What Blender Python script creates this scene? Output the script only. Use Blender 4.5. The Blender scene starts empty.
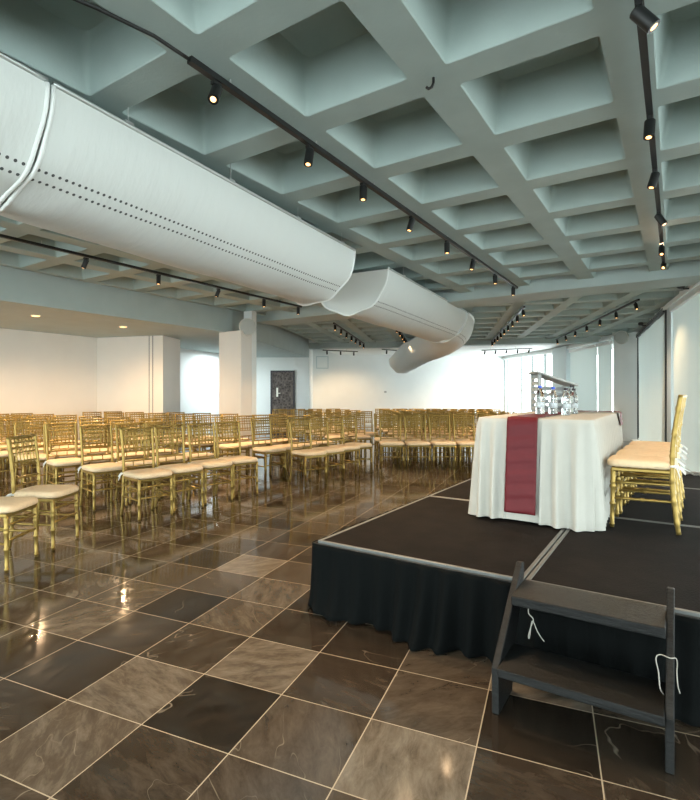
import bpy, math, random
from mathutils import Vector, Matrix
random.seed(7)
PI = math.pi
SC = bpy.context.scene
COL = SC.collection

# ------------------------------------------------------------------ helpers
HEAD = math.radians(34.6)                 # the viewer looks this far left of the room's long axis
CH, SH = math.cos(HEAD), math.sin(HEAD)
def W(x, d, z=None):
    """right-of-viewer / distance -> room axes (far part of the room runs askew)"""
    X, Y = x*CH - d*SH, x*SH + d*CH
    return (X, Y) if z is None else (X, Y, z)
ROT2 = math.radians(13.3)
def UV2(u, v):
    """axes of the far wing of the room -> room axes"""
    c, s = math.cos(ROT2), math.sin(ROT2)
    return W(u*c + v*s, -u*s + v*c)

ORIGIN = {}
class MB:
    def __init__(self):
        self.v, self.f, self.uv = [], [], {}
    def add(self, vs, fs):
        n = len(self.v)
        self.v += [tuple(p) for p in vs]
        self.f += [tuple(i+n for i in f) for f in fs]
        return self
    def box(self, x0, x1, y0, y1, z0, z1, M=None):
        vs = [Vector((x, y, z)) for z in (z0, z1) for y in (y0, y1) for x in (x0, x1)]
        if M is not None: vs = [M @ p for p in vs]
        return self.add(vs, [(0,2,3,1), (4,5,7,6), (0,1,5,4), (2,6,7,3), (0,4,6,2), (1,3,7,5)])
    def prism(self, poly, z0, z1):
        a = sum(poly[i][0]*poly[(i+1) % len(poly)][1] - poly[(i+1) % len(poly)][0]*poly[i][1] for i in range(len(poly)))
        if a < 0: poly = poly[::-1]
        n = len(poly)
        vs = [(p[0], p[1], z0) for p in poly] + [(p[0], p[1], z1) for p in poly]
        fs = [tuple(range(n))[::-1], tuple(range(n, 2*n))] + [(i, (i+1) % n, n+(i+1) % n, n+i) for i in range(n)]
        return self.add(vs, fs)
    def wall(self, p, q, z0, z1, th, side=1):
        """vertical slab from p to q, thickness th to its right (side 1) or left"""
        d = Vector((q[0]-p[0], q[1]-p[1])).normalized()
        n = Vector((d.y, -d.x))*side*th
        return self.prism([p, q, (q[0]+n.x, q[1]+n.y), (p[0]+n.x, p[1]+n.y)], z0, z1)
    def tube(self, pts, r, n=8, caps=True):
        pts = [Vector(p) for p in pts]
        rs = r if isinstance(r, (list, tuple)) else [r]*len(pts)
        rings, up = [], None
        for i, p in enumerate(pts):
            t = (pts[min(i+1, len(pts)-1)] - pts[max(i-1, 0)]).normalized()
            if up is None:
                a = Vector((0, 0, 1)) if abs(t.z) < .9 else Vector((1, 0, 0))
                up = (a - t*a.dot(t)).normalized()
            else:
                up = (up - t*up.dot(t)).normalized()
            b = t.cross(up)
            rings.append([p + (up*math.cos(2*PI*k/n) + b*math.sin(2*PI*k/n))*rs[i] for k in range(n)])
        vs = [q for ring in rings for q in ring]
        fs = [(i*n+k, i*n+(k+1) % n, (i+1)*n+(k+1) % n, (i+1)*n+k) for i in range(len(pts)-1) for k in range(n)]
        if caps:
            fs += [tuple(range(n))[::-1], tuple(range((len(pts)-1)*n, len(pts)*n))]
        return self.add(vs, fs)
    def lathe(self, prof, a, b, n=10):
        """profile [(t 0..1 along a->b, radius)]"""
        a, b = Vector(a), Vector(b)
        return self.tube([a + (b-a)*t for t, _ in prof], [r for _, r in prof], n)
    def grid(self, rows, closed=False, flip=False):
        m, n = len(rows), len(rows[0])
        fs = []
        for i in range(m-1):
            for k in range(n if closed else n-1):
                f = (i*n+k, i*n+(k+1) % n, (i+1)*n+(k+1) % n, (i+1)*n+k)
                fs.append(f[::-1] if flip else f)
        return self.add([p for r in rows for p in r], fs)
    def build(self, name, mat, parent=None, smooth=False, bevel=0, solid=0, uvf=None, angle=None):
        o = Vector((0, 0, 0))
        if parent is not None: o = ORIGIN.get(parent.name, o)
        me = bpy.data.meshes.new(name)
        me.from_pydata([tuple(Vector(p)-o) for p in self.v], [], self.f)
        me.validate()
        me.update()
        if uvf:
            lay = me.uv_layers.new(name='UVMap')
            for l in me.loops: lay.data[l.index].uv = uvf(l.vertex_index)
        if smooth:
            me.polygons.foreach_set('use_smooth', [True]*len(me.polygons))
            if angle is not None: me.set_sharp_from_angle(angle=math.radians(angle))
        me.materials.append(mat)
        ob = bpy.data.objects.new(name, me)
        COL.objects.link(ob)
        if parent is not None:
            ob.parent = parent
            ORIGIN[ob.name] = o
        if bevel:
            m = ob.modifiers.new('bevel', 'BEVEL'); m.width = bevel; m.segments = 2; m.limit_method = 'ANGLE'
        if solid:
            m = ob.modifiers.new('solid', 'SOLIDIFY'); m.thickness = solid; m.offset = 0
        return ob

def tag(o, label=None, cat=None, group=None, kind=None):
    if label: o['label'] = label
    if cat: o['category'] = cat
    if group: o['group'] = group
    if kind: o['kind'] = kind
    return o
def thing(name, label, cat, loc=(0, 0, 0), group=None):
    o = bpy.data.objects.new(name, None); COL.objects.link(o)
    o.location = loc; o.empty_display_size = .1
    ORIGIN[o.name] = Vector(loc)
    return tag(o, label, cat, group)
def struct(mb, name, mat, **k):
    return tag(mb.build(name, mat, **k), kind='structure')
def sroot(name, loc=(0, 0, 0)):
    o = bpy.data.objects.new(name, None); COL.objects.link(o); o.location = loc
    ORIGIN[o.name] = Vector(loc)
    return tag(o, kind='structure')
def copy_thing(src, loc, rz, label, group, scale=1):
    def rec(o, par):
        c = o.copy(); COL.objects.link(c)
        if par is not None: c.parent = par
        for ch in list(o.children): rec(ch, c)
        return c
    r = rec(src, None)
    r.location = loc; r.rotation_euler = (0, 0, rz); r.scale = (scale,)*3
    tag(r, label, None, group)
    return r

# ------------------------------------------------------------------ materials
def mat(name, col, rough=.5, metal=0, spec=.5, noise=0, nscale=20, bump=0, bscale=60, emit=None, estr=0, stretch=None):
    m = bpy.data.materials.new(name); m.use_nodes = True
    nt = m.node_tree; b = nt.nodes['Principled BSDF']
    b.inputs['Base Color'].default_value = (*col, 1)
    b.inputs['Roughness'].default_value = rough
    b.inputs['Metallic'].default_value = metal
    b.inputs['Specular IOR Level'].default_value = spec
    if emit:
        b.inputs['Emission Color'].default_value = (*emit, 1); b.inputs['Emission Strength'].default_value = estr
    if noise or bump:
        tc = nt.nodes.new('ShaderNodeTexCoord')
        vec = tc.outputs['Object']
        if stretch:
            mp = nt.nodes.new('ShaderNodeMapping'); mp.inputs['Scale'].default_value = stretch
            nt.links.new(vec, mp.inputs['Vector']); vec = mp.outputs['Vector']
    if noise:
        n = nt.nodes.new('ShaderNodeTexNoise'); n.inputs['Scale'].default_value = nscale; n.inputs['Detail'].default_value = 6
        nt.links.new(vec, n.inputs['Vector'])
        r = nt.nodes.new('ShaderNodeMapRange')
        r.inputs['From Min'].default_value = .3; r.inputs['From Max'].default_value = .7
        r.inputs['To Min'].default_value = 1-noise; r.inputs['To Max'].default_value = 1+noise
        nt.links.new(n.outputs['Fac'], r.inputs['Value'])
        mx = nt.nodes.new('ShaderNodeMix'); mx.data_type = 'RGBA'; mx.blend_type = 'MULTIPLY'
        mx.inputs['Factor'].default_value = 1
        mx.inputs['A'].default_value = (*col, 1)
        nt.links.new(r.outputs['Result'], mx.inputs['B'])
        nt.links.new(mx.outputs['Result'], b.inputs['Base Color'])
    if bump:
        n2 = nt.nodes.new('ShaderNodeTexNoise'); n2.inputs['Scale'].default_value = bscale; n2.inputs['Detail'].default_value = 4
        nt.links.new(vec, n2.inputs['Vector'])
        bp = nt.nodes.new('ShaderNodeBump'); bp.inputs['Strength'].default_value = bump; bp.inputs['Distance'].default_value = .01
        nt.links.new(n2.outputs['Fac'], bp.inputs['Height'])
        nt.links.new(bp.outputs['Normal'], b.inputs['Normal'])
    return m

M = {}
M['concrete'] = mat('painted_concrete', (.37, .46, .445), .75, noise=.06, nscale=3, bump=.15, bscale=40)
M['beam'] = mat('painted_beam', (.42, .50, .49), .75, noise=.04, nscale=3, bump=.1, bscale=40)
M['soffit'] = mat('soffit_paint', (.50, .52, .50), .8, noise=.03, nscale=2)
M['white_wall'] = mat('white_wall_paint', (.80, .83, .82), .7, noise=.02, nscale=2)
M['beige_wall'] = mat('beige_wall_paint', (.78, .74, .68), .75, noise=.02, nscale=2)
M['gold'] = mat('gold_paint', (.33, .225, .062), .36, metal=.7, noise=.12, nscale=30)
M['cushion'] = mat('cream_cushion', (.84, .63, .40), .85, noise=.05, nscale=40, bump=.2, bscale=200)
M['ribbon'] = mat('white_ribbon', (.85, .83, .78), .8)
M['black_metal'] = mat('black_metal', (.012, .013, .013), .4, spec=.4)
M['lens'] = mat('lit_lens', (1, .8, .5), .3, emit=(1, .50, .17), estr=3.2)
M['steel'] = mat('galvanised_steel', (.55, .58, .57), .4, metal=.8)
M['duct_trim'] = mat('duct_piping', (.82, .85, .83), .6)
M['stage_top'] = mat('black_stage_board', (.0075, .0056, .0045), .85, spec=.12, noise=.35, nscale=7, bump=.3, bscale=90)
M['alu'] = mat('aluminium_edge', (.17, .175, .17), .5, metal=.5, noise=.1, nscale=20)
M['black_edge'] = mat('black_edge_band', (.02, .022, .022), .4)
M['skirt'] = mat('black_skirt_cloth', (.0026, .0036, .0037), .9, spec=.12, bump=.2, bscale=150)
M['step_wood'] = mat('black_stained_wood', (.0065, .0071, .0071), .40, spec=.28, noise=.85, nscale=9, bump=.5, bscale=30, stretch=(1, 14, 14))
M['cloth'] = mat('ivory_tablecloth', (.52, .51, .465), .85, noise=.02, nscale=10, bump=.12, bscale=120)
M['burgundy'] = mat('burgundy_satin', (.125, .012, .017), .5, spec=.25, noise=.06, nscale=14, bump=.08, bscale=40)
M['grey_wood'] = mat('grey_painted_slats', (.38, .40, .40), .6, noise=.1, nscale=20)
M['dark'] = mat('dark_post', (.03, .025, .03), .5)
M['blue_cap'] = mat('blue_cap', (.03, .10, .60), .4)
M['label'] = mat('bottle_label', (.55, .62, .66), .5, noise=.3, nscale=60)
M['frame'] = mat('dark_window_frame', (.035, .045, .05), .5)
M['pale_frame'] = mat('pale_window_frame', (.55, .63, .64), .5)
M['speaker'] = mat('speaker_housing', (.68, .70, .66), .5)
M['mesh'] = mat('speaker_grille', (.45, .48, .46), .7, bump=.6, bscale=300)
M['plaster_white'] = mat('white_plastic', (.8, .8, .78), .4)
M['brass'] = mat('pale_plate', (.75, .74, .66), .35, metal=.2)
M['cord'] = mat('white_cord', (.42, .40, .36), .7)

def floor_material():
    m = bpy.data.materials.new('polished_stone_tiles'); m.use_nodes = True
    nt = m.node_tree; N, L = nt.nodes, nt.links; b = N['Principled BSDF']
    at = N.new('ShaderNodeAttribute'); at.attribute_name = 'tone'
    sd = N.new('ShaderNodeAttribute'); sd.attribute_name = 'seed'
    tc = N.new('ShaderNodeTexCoord')
    sc = N.new('ShaderNodeVectorMath'); sc.operation = 'SCALE'; sc.inputs['Scale'].default_value = 37
    cmb = N.new('ShaderNodeCombineXYZ')
    L.new(sd.outputs['Fac'], cmb.inputs['X']); L.new(sd.outputs['Fac'], cmb.inputs['Z'])
    L.new(cmb.outputs[0], sc.inputs[0])
    off = N.new('ShaderNodeVectorMath'); off.operation = 'ADD'
    L.new(tc.outputs['Object'], off.inputs[0]); L.new(sc.outputs[0], off.inputs[1])
    rotn = N.new('ShaderNodeVectorRotate'); rotn.rotation_type = 'Z_AXIS'
    an = N.new('ShaderNodeMath'); an.operation = 'MULTIPLY'; an.inputs[1].default_value = 9
    L.new(sd.outputs['Fac'], an.inputs[0]); L.new(an.outputs[0], rotn.inputs['Angle']); L.new(off.outputs[0], rotn.inputs['Vector'])
    strm = N.new('ShaderNodeMapping'); strm.inputs['Scale'].default_value = (1, 2.6, 1)
    L.new(rotn.outputs[0], strm.inputs['Vector'])
    n1 = N.new('ShaderNodeTexNoise'); n1.inputs['Scale'].default_value = 6.5; n1.inputs['Detail'].default_value = 9; n1.inputs['Roughness'].default_value = .72; n1.inputs['Distortion'].default_value = .4
    L.new(strm.outputs[0], n1.inputs['Vector'])
    # tone + marbling
    ad = N.new('ShaderNodeMath'); ad.operation = 'MULTIPLY_ADD'; ad.inputs[1].default_value = .95; ad.inputs[2].default_value = -.475
    L.new(n1.outputs['Fac'], ad.inputs[0])
    sm = N.new('ShaderNodeMath'); sm.operation = 'ADD'
    L.new(at.outputs['Fac'], sm.inputs[0]); L.new(ad.outputs[0], sm.inputs[1])
    cr = N.new('ShaderNodeValToRGB')
    e = cr.color_ramp.elements
    e[0].position = 0; e[0].color = (.016, .012, .009, 1)
    e[1].position = 1; e[1].color = (.21, .178, .138, 1)
    x = e.new(.35); x.color = (.040, .029, .020, 1)
    x = e.new(.65); x.color = (.088, .068, .049, 1)
    L.new(sm.outputs[0], cr.inputs['Fac'])
    # pale veins
    n2 = N.new('ShaderNodeTexNoise'); n2.inputs['Scale'].default_value = 1.3; n2.inputs['Detail'].default_value = 3; n2.inputs['Distortion'].default_value = .35
    L.new(strm.outputs[0], n2.inputs['Vector'])
    s2 = N.new('ShaderNodeMath'); s2.operation = 'SUBTRACT'; s2.inputs[1].default_value = .5
    L.new(n2.outputs['Fac'], s2.inputs[0])
    ab = N.new('ShaderNodeMath'); ab.operation = 'ABSOLUTE'; L.new(s2.outputs[0], ab.inputs[0])
    vr = N.new('ShaderNodeMapRange'); vr.inputs['From Min'].default_value = 0; vr.inputs['From Max'].default_value = .0028
    vr.inputs['To Min'].default_value = .34; vr.inputs['To Max'].default_value = 0
    L.new(ab.outputs[0], vr.inputs['Value'])
    n3 = N.new('ShaderNodeTexNoise'); n3.inputs['Scale'].default_value = 3; L.new(off.outputs[0], n3.inputs['Vector'])
    gate = N.new('ShaderNodeMapRange'); gate.inputs['From Min'].default_value = .5; gate.inputs['From Max'].default_value = .62
    L.new(n3.outputs['Fac'], gate.inputs['Value'])
    vm = N.new('ShaderNodeMath'); vm.operation = 'MULTIPLY'; L.new(vr.outputs[0], vm.inputs[0]); L.new(gate.outputs[0], vm.inputs[1])
    mv = N.new('ShaderNodeMix'); mv.data_type = 'RGBA'; mv.inputs['B'].default_value = (.5, .43, .33, 1)
    L.new(vm.outputs[0], mv.inputs['Factor']); L.new(cr.outputs['Color'], mv.inputs['A'])
    # grout
    sep = N.new('ShaderNodeSeparateXYZ'); L.new(tc.outputs['UV'], sep.inputs[0])
    def edge(o):
        a = N.new('ShaderNodeMath'); a.operation = 'SUBTRACT'; a.inputs[1].default_value = .5; L.new(o, a.inputs[0])
        c = N.new('ShaderNodeMath'); c.operation = 'ABSOLUTE'; L.new(a.outputs[0], c.inputs[0]); return c.outputs[0]
    mxm = N.new('ShaderNodeMath'); mxm.operation = 'MAXIMUM'
    L.new(edge(sep.outputs['X']), mxm.inputs[0]); L.new(edge(sep.outputs['Y']), mxm.inputs[1])
    gt = N.new('ShaderNodeMath'); gt.operation = 'GREATER_THAN'; gt.inputs[1].default_value = .4945
    L.new(mxm.outputs[0], gt.inputs[0])
    mg = N.new('ShaderNodeMix'); mg.data_type = 'RGBA'; mg.inputs['B'].default_value = (.34, .28, .2, 1)
    L.new(gt.outputs[0], mg.inputs['Factor']); L.new(mv.outputs['Result'], mg.inputs['A'])
    L.new(mg.outputs['Result'], b.inputs['Base Color'])
    rr = N.new('ShaderNodeMapRange'); rr.inputs['From Min'].default_value = .3; rr.inputs['From Max'].default_value = .7
    rr.inputs['To Min'].default_value = .05; rr.inputs['To Max'].default_value = .13
    L.new(n1.outputs['Fac'], rr.inputs['Value'])
    rg = N.new('ShaderNodeMix'); rg.data_type = 'FLOAT'; rg.inputs['B'].default_value = .5
    L.new(gt.outputs[0], rg.inputs['Factor']); L.new(rr.outputs[0], rg.inputs['A'])
    L.new(rg.outputs['Result'], b.inputs['Roughness'])
    b.inputs['Specular IOR Level'].default_value = .6
    return m
M['floor'] = floor_material()

def translucent(name, col, f=.5):
    m = bpy.data.materials.new(name); m.use_nodes = True
    nt = m.node_tree; N, L = nt.nodes, nt.links
    N.remove(N['Principled BSDF'])
    d = N.new('ShaderNodeBsdfDiffuse'); t = N.new('ShaderNodeBsdfTranslucent'); x = N.new('ShaderNodeMixShader')
    tc = N.new('ShaderNodeTexCoord'); nz = N.new('ShaderNodeTexNoise'); nz.inputs['Scale'].default_value = 140
    L.new(tc.outputs['Object'], nz.inputs['Vector'])
    mr = N.new('ShaderNodeMapRange'); mr.inputs['To Min'].default_value = .94; mr.inputs['To Max'].default_value = 1.06
    L.new(nz.outputs['Fac'], mr.inputs['Value'])
    mx = N.new('ShaderNodeMix'); mx.data_type = 'RGBA'; mx.blend_type = 'MULTIPLY'; mx.inputs['Factor'].default_value = 1
    mx.inputs['A'].default_value = (*col, 1); L.new(mr.outputs[0], mx.inputs['B'])
    L.new(mx.outputs['Result'], d.inputs['Color']); L.new(mx.outputs['Result'], t.inputs['Color'])
    x.inputs[0].default_value = f
    L.new(d.outputs[0], x.inputs[1]); L.new(t.outputs[0], x.inputs[2]); L.new(x.outputs[0], N['Material Output'].inputs[0])
    return m
M['blind'] = translucent('blind_fabric', (.74, .82, .80), .17)

def glass_material(name, tint=(1, 1, 1), refl=.08):
    m = bpy.data.materials.new(name); m.use_nodes = True
    nt = m.node_tree; N, L = nt.nodes, nt.links
    N.remove(N['Principled BSDF'])
    t = N.new('ShaderNodeBsdfTransparent'); t.inputs['Color'].default_value = (*tint, 1)
    g = N.new('ShaderNodeBsdfGlossy'); g.inputs['Roughness'].default_value = .05
    fr = N.new('ShaderNodeFresnel'); fr.inputs['IOR'].default_value = 1.45
    x = N.new('ShaderNodeMixShader')
    ge = N.new('ShaderNodeNewGeometry'); iv = N.new('ShaderNodeMath'); iv.operation = 'MULTIPLY_ADD'; iv.inputs[1].default_value = -1; iv.inputs[2].default_value = 1
    ml = N.new('ShaderNodeMath'); ml.operation = 'MULTIPLY'
    L.new(ge.outputs['Backfacing'], iv.inputs[0]); L.new(iv.outputs[0], ml.inputs[0]); L.new(fr.outputs[0], ml.inputs[1])
    L.new(ml.outputs[0], x.inputs[0]); L.new(t.outputs[0], x.inputs[1]); L.new(g.outputs[0], x.inputs[2])
    L.new(x.outputs[0], N['Material Output'].inputs[0])
    return m
M['glass'] = glass_material('window_glass')
M['bottle'] = mat('clear_bottle_plastic', (.95, .98, .98), .03)
_b = M['bottle'].node_tree.nodes['Principled BSDF']; _b.inputs['Transmission Weight'].default_value = 1; _b.inputs['IOR'].default_value = 1.33

def duct_material():
    m = bpy.data.materials.new('white_duct_fabric'); m.use_nodes = True
    nt = m.node_tree; N, L = nt.nodes, nt.links; b = N['Principled BSDF']
    tc = N.new('ShaderNodeTexCoord'); sep = N.new('ShaderNodeSeparateXYZ'); L.new(tc.outputs['UV'], sep.inputs[0])
    def mth(op, a, c=None):
        n = N.new('ShaderNodeMath'); n.operation = op
        for i, q in enumerate((a, c)):
            if q is None: continue
            if isinstance(q, (int, float)): n.inputs[i].default_value = q
            else: L.new(q, n.inputs[i])
        return n.outputs[0]
    P, R = .042, .0095
    u = mth('SUBTRACT', mth('FRACT', mth('DIVIDE', sep.outputs['X'], P)), .5)
    u = mth('MULTIPLY', u, P)
    dots = None
    for row in (.44, .51):
        dv = mth('SUBTRACT', sep.outputs['Y'], row)
        d = mth('SQRT', mth('ADD', mth('MULTIPLY', u, u), mth('MULTIPLY', dv, dv)))
        k = mth('LESS_THAN', d, R)
        dots = k if dots is None else mth('MAXIMUM', dots, k)
    mx = N.new('ShaderNodeMix'); mx.data_type = 'RGBA'
    mx.inputs['A'].default_value = (.66, .69, .67, 1); mx.inputs['B'].default_value = (.06, .065, .065, 1)
    L.new(dots, mx.inputs['Factor']); L.new(mx.outputs['Result'], b.inputs['Base Color'])
    b.inputs['Roughness'].default_value = .7
    nz = N.new('ShaderNodeTexNoise'); nz.inputs['Scale'].default_value = 2.5; nz.inputs['Detail'].default_value = 5
    mp = N.new('ShaderNodeMapping'); mp.inputs['Scale'].default_value = (3, 1, 1)
    L.new(tc.outputs['UV'], mp.inputs['Vector']); L.new(mp.outputs[0], nz.inputs['Vector'])
    bp = N.new('ShaderNodeBump'); bp.inputs['Strength'].default_value = .25; bp.inputs['Distance'].default_value = .05
    L.new(nz.outputs['Fac'], bp.inputs['Height']); L.new(bp.outputs[0], b.inputs['Normal'])
    return m
M['duct'] = duct_material()

def door_material():
    m = bpy.data.materials.new('carved_dark_door'); m.use_nodes = True
    nt = m.node_tree; N, L = nt.nodes, nt.links; b = N['Principled BSDF']
    tc = N.new('ShaderNodeTexCoord'); v = N.new('ShaderNodeTexVoronoi'); v.inputs['Scale'].default_value = 13
    v.distance = 'CHEBYCHEV'
    L.new(tc.outputs['Object'], v.inputs['Vector'])
    cr = N.new('ShaderNodeValToRGB'); e = cr.color_ramp.elements
    e[0].position = .15; e[0].color = (.022, .012, .009, 1); e[1].position = .75; e[1].color = (.15, .12, .10, 1)
    L.new(v.outputs['Distance'], cr.inputs['Fac']); L.new(cr.outputs['Color'], b.inputs['Base Color'])
    bp = N.new('ShaderNodeBump'); bp.inputs['Strength'].default_value = .8; bp.inputs['Distance'].default_value = .02
    L.new(v.outputs['Distance'], bp.inputs['Height']); L.new(bp.outputs[0], b.inputs['Normal'])
    b.inputs['Roughness'].default_value = .5
    return m
M['door'] = door_material()

# ------------------------------------------------------------------ floor
T = .3985
FA = math.radians(-10.41)          # tiles lie askew to the stage
OU, OV = -1.8393, 1.5501
def tile_xy(j, i):
    u, v = OU + j*T, OV + i*T
    a = math.radians(24.2)
    x, d = u*math.cos(a) + v*math.sin(a), -u*math.sin(a) + v*math.cos(a)
    return W(x, d)
TONES = {(0,1): .06, (0,0): .72, (0,-1): .28, (0,2): .50, (0,3): .80, (0,4): .34, (-1,0): .66, (-1,1): .38, (-1,2): .45, (-1,3): .5,
         (1,-2): .66, (1,-1): .40, (1,0): .40, (1,1): .72, (1,2): .36, (1,3): .52, (1,4): .12, (1,5): .28, (2,-1): .16, (2,0): .62,  # near-black tile at the steps: their shadow is put into its tone
         (2,1): .30, (2,2): .24, (2,3): .55, (3,0): .70, (3,1): .30, (2,-2): .62, (3,-1): .56, (-1,-1): .35, (0,-2): .25, (1,-3): .5, (0,5): .3}
mb = MB(); tones, seeds = [], []
J0, J1, I0, I1 = -26, 24, -14, 64
nj = J1-J0+1
for i in range(I0, I1+1):
    for j in range(J0, J1+1):
        x, y = tile_xy(j, i); mb.v.append((x, y, 0))
uvs = {}
for i in range(I0, I1):
    for j in range(J0, J1):
        a = (i-I0)*nj + (j-J0)
        mb.f.append((a, a+1, a+1+nj, a+nj))
        tones.append(TONES.get((i, j), min(.95, max(.1, random.gauss(.48, .17)))))
        seeds.append(random.random())
floor = struct(mb, 'floor', M['floor'])
me = floor.data
at = me.attributes.new('tone', 'FLOAT', 'FACE'); at.data.foreach_set('value', tones)
at = me.attributes.new('seed', 'FLOAT', 'FACE'); at.data.foreach_set('value', seeds)
lay = me.uv_layers.new(name='UVMap')
for p in me.polygons:
    for k, li in enumerate(p.loop_indices): lay.data[li].uv = ((0, 0), (1, 0), (1, 1), (0, 1))[k]
if me.polygons[0].normal.z < 0: me.flip_normals()

# ------------------------------------------------------------------ waffle ceiling
CZ, DEEP = 3.02, .33
def coffer(mb, tf, x0, x1, y0, y1, X0, X1, Y0, Y1, z=CZ, deep=DEEP):
    """one coffer: opening x0..x1,y0..y1 inside its module X0..X1,Y0..Y1; tf maps to room axes"""
    K = 5
    def ring(a0, a1, b0, b1, r):
        out = []
        for cx, cy, t0 in ((a1-r, b1-r, 0), (a0+r, b1-r, PI/2), (a0+r, b0+r, PI), (a1-r, b0+r, 1.5*PI)):
            for k in range(K):
                t = t0 + PI/2*k/(K-1)
                out.append((cx+r*math.cos(t), cy+r*math.sin(t)))
        return out
    levels = [(0, .022, 0), (.005, .022, .006), (.045, .05, deep*.74), (.050, .055, deep*.80), (.066, .065, deep*.92), (.10, .08, deep*.985), (.15, .10, deep)]
    vs = []
    for ins, r, h in levels:
        vs += [(*tf(px, py), z+h) for px, py in ring(x0+ins, x1-ins, y0+ins, y1-ins, r)]
    n = 4*K
    fs = []
    for l in range(len(levels)-1):
        for k in range(n):
            fs.append((l*n+k, (l+1)*n+k, (l+1)*n+(k+1) % n, l*n+(k+1) % n))
    fs.append(tuple((len(levels)-1)*n+k for k in range(n))[::-1])
    b = len(vs)
    vs += [(*tf(px, py), z) for px, py in ((X1, Y1), (X0, Y1), (X0, Y0), (X1, Y0))]
    for s in range(4):
        m0, m1 = s*K + K//2, ((s+1) % 4)*K + K//2
        idx = [m0+i for i in range((m1-m0) % n + 1)]
        fs.append((b+s,) + tuple(i % n for i in idx) + (b+(s+1) % 4,))
    mb.add(vs, [f[::-1] if False else f for f in fs])
mb = MB()
MX, MY = .912, .905
for k in range(-7, 5):
    x0 = -1.003 + MX*k; x1 = x0 + MX - .213
    for j in range(-5, 8):
        y0 = 1.955 + MY*j; y1 = y0 + MY - .208
        if j == 7: y1 = 8.74
        coffer(mb, lambda a, b: (a, b), x0, x1, y0, y1, x0-.1065, x1+.1065, y0-.104, y1+.104)
ceiling = struct(mb, 'ceiling', M['concrete'], smooth=True, angle=24)
# far wing, turned with the building
mb = MB()
V0, V1 = 6.0, 17.3
k = -7
for k in range(-6, 5):
    u0 = 1.53 + .9*k; u1 = u0 + .70
    for j in range(0, 13):
        v0 = 6.3 + .86*j; v1 = v0 + .66
        cs = [UV2(u, v) for u in (u0-.1, u1+.1) for v in (v0-.1, v1+.1)]
        if min(c[1] for c in cs) < 8.78 or v1 > V1+.1: continue
        coffer(mb, UV2, u0, u1, v0, v1, u0-.1, u1+.1, v0-.1, v1+.1, z=3.0)
struct(mb, 'ceiling_far', M['concrete'], smooth=True, angle=24)
mb = MB(); mb.prism([UV2(-4.4, 17.0), UV2(5.5, 17.0), UV2(7.0, 25), UV2(-4.4, 25)], 3.04, 3.3)
struct(mb, 'ceiling_end', M['white_wall'])
# roof slab closing everything from above, and the edge strips
mb = MB()
mb.prism([(-14, -2.6), (3.0, -2.6), W(8.9, 14.2), W(9.2, 19.6), W(8.8, 24), W(-1, 24), W(-9, 20), (-14, 8)], CZ+DEEP+.005, CZ+DEEP+.2)
struct(mb, 'roof_slab', M['concrete'])
mb = MB(); mb.box(-7.7, 2.6, 8.72, 9.45, 2.89, 3.36); struct(mb, 'beam_cross', M['beam'], bevel=.015)
mb = MB(); mb.prism([UV2(-4.4, 17.05), UV2(5.6, 17.05), UV2(5.6, 17.5), UV2(-4.4, 17.5)], 2.86, 3.36)
struct(mb, 'beam_far', M['beam'])
# lowered soffit over the left side, its fascia is the long beam
q = W(-.28, 17.6)
mb = MB(); mb.prism([(-14, -2.6), (-7.55, -2.6), (-7.55, 7.85), q, W(-.28, 18.3), W(-9, 18.3), (-14, 8)], 2.56, 3.36)
struct(mb, 'ceiling_soffit', M['beam'])

# ------------------------------------------------------------------ walls
def wl(name, p, q, z0, z1, m, th=.15, side=1):
    mb = MB(); mb.wall(p, q, z0, z1, th, side); return struct(mb, name, m)
A1 = (-10.72, -2.6); A2 = (-10.68, 6.78); A3 = W(-3.33, 11.2); A4 = W(-3.18, 12.05)
wl('wall_left', A1, A2, 0, 2.6, M['beige_wall'], side=-1)
mb = MB(); mb.prism([A2, A3, A4, (A4[0]-1.6, A4[1]-.55)], 0, 2.6); struct(mb, 'wall_pier', M['beige_wall'])
mb = MB(); mb.wall(W(-4.6, 12.0), W(-2.75, 16.9), 0, 2.6, .15, -1); struct(mb, 'wall_passage', M['white_wall'])
wl('wall_recess', W(-3.2, 17.75), W(-.28, 17.65), 0, 2.7, M['white_wall'], side=-1)
wl('wall_return', W(-.28, 17.65), W(-.2, 22.4), 0, 3.3, M['white_wall'], side=-1)
wl('wall_back', W(-.4, 22.35), W(8.8, 23.6), 0, 3.3, M['white_wall'], side=-1)
mb = MB(); mb.prism([(-7.75, 7.66), (-7.13, 7.66), (-7.13, 7.98), (-7.75, 7.98)], 0, 2.57); struct(mb, 'column_left', M['beige_wall'], bevel=.01)
mb = MB(); mb.prism([(-7.36, 7.985), (-7.13, 7.985), (-7.13, 8.12), (-7.36, 8.12)], 0, 3.0); struct(mb, 'column_strip', M['white_wall'])
# thin joints in the beige wall and a baseboard
mb = MB()
d = (Vector(A3) - Vector(A2)).normalized()
for s in (1.33, 1.42):
    p = Vector(A2) + d*s
    mb.wall((p.x, p.y), (p.x + d.x*.012, p.y + d.y*.012), 0, 2.56, .006, 1)
struct(mb, 'trim_1', M['frame'])
mb = MB(); mb.wall(A1, A2, 0, .09, .012, 1); mb.wall(A2, A3, 0, .09, .012, 1); struct(mb, 'baseboard_left', M['white_wall'])
mb = MB(); mb.wall(W(-.2, 22.3), W(8.2, 23.47), 0, .1, .015, 1); struct(mb, 'baseboard_back', M['white_wall'])

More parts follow.
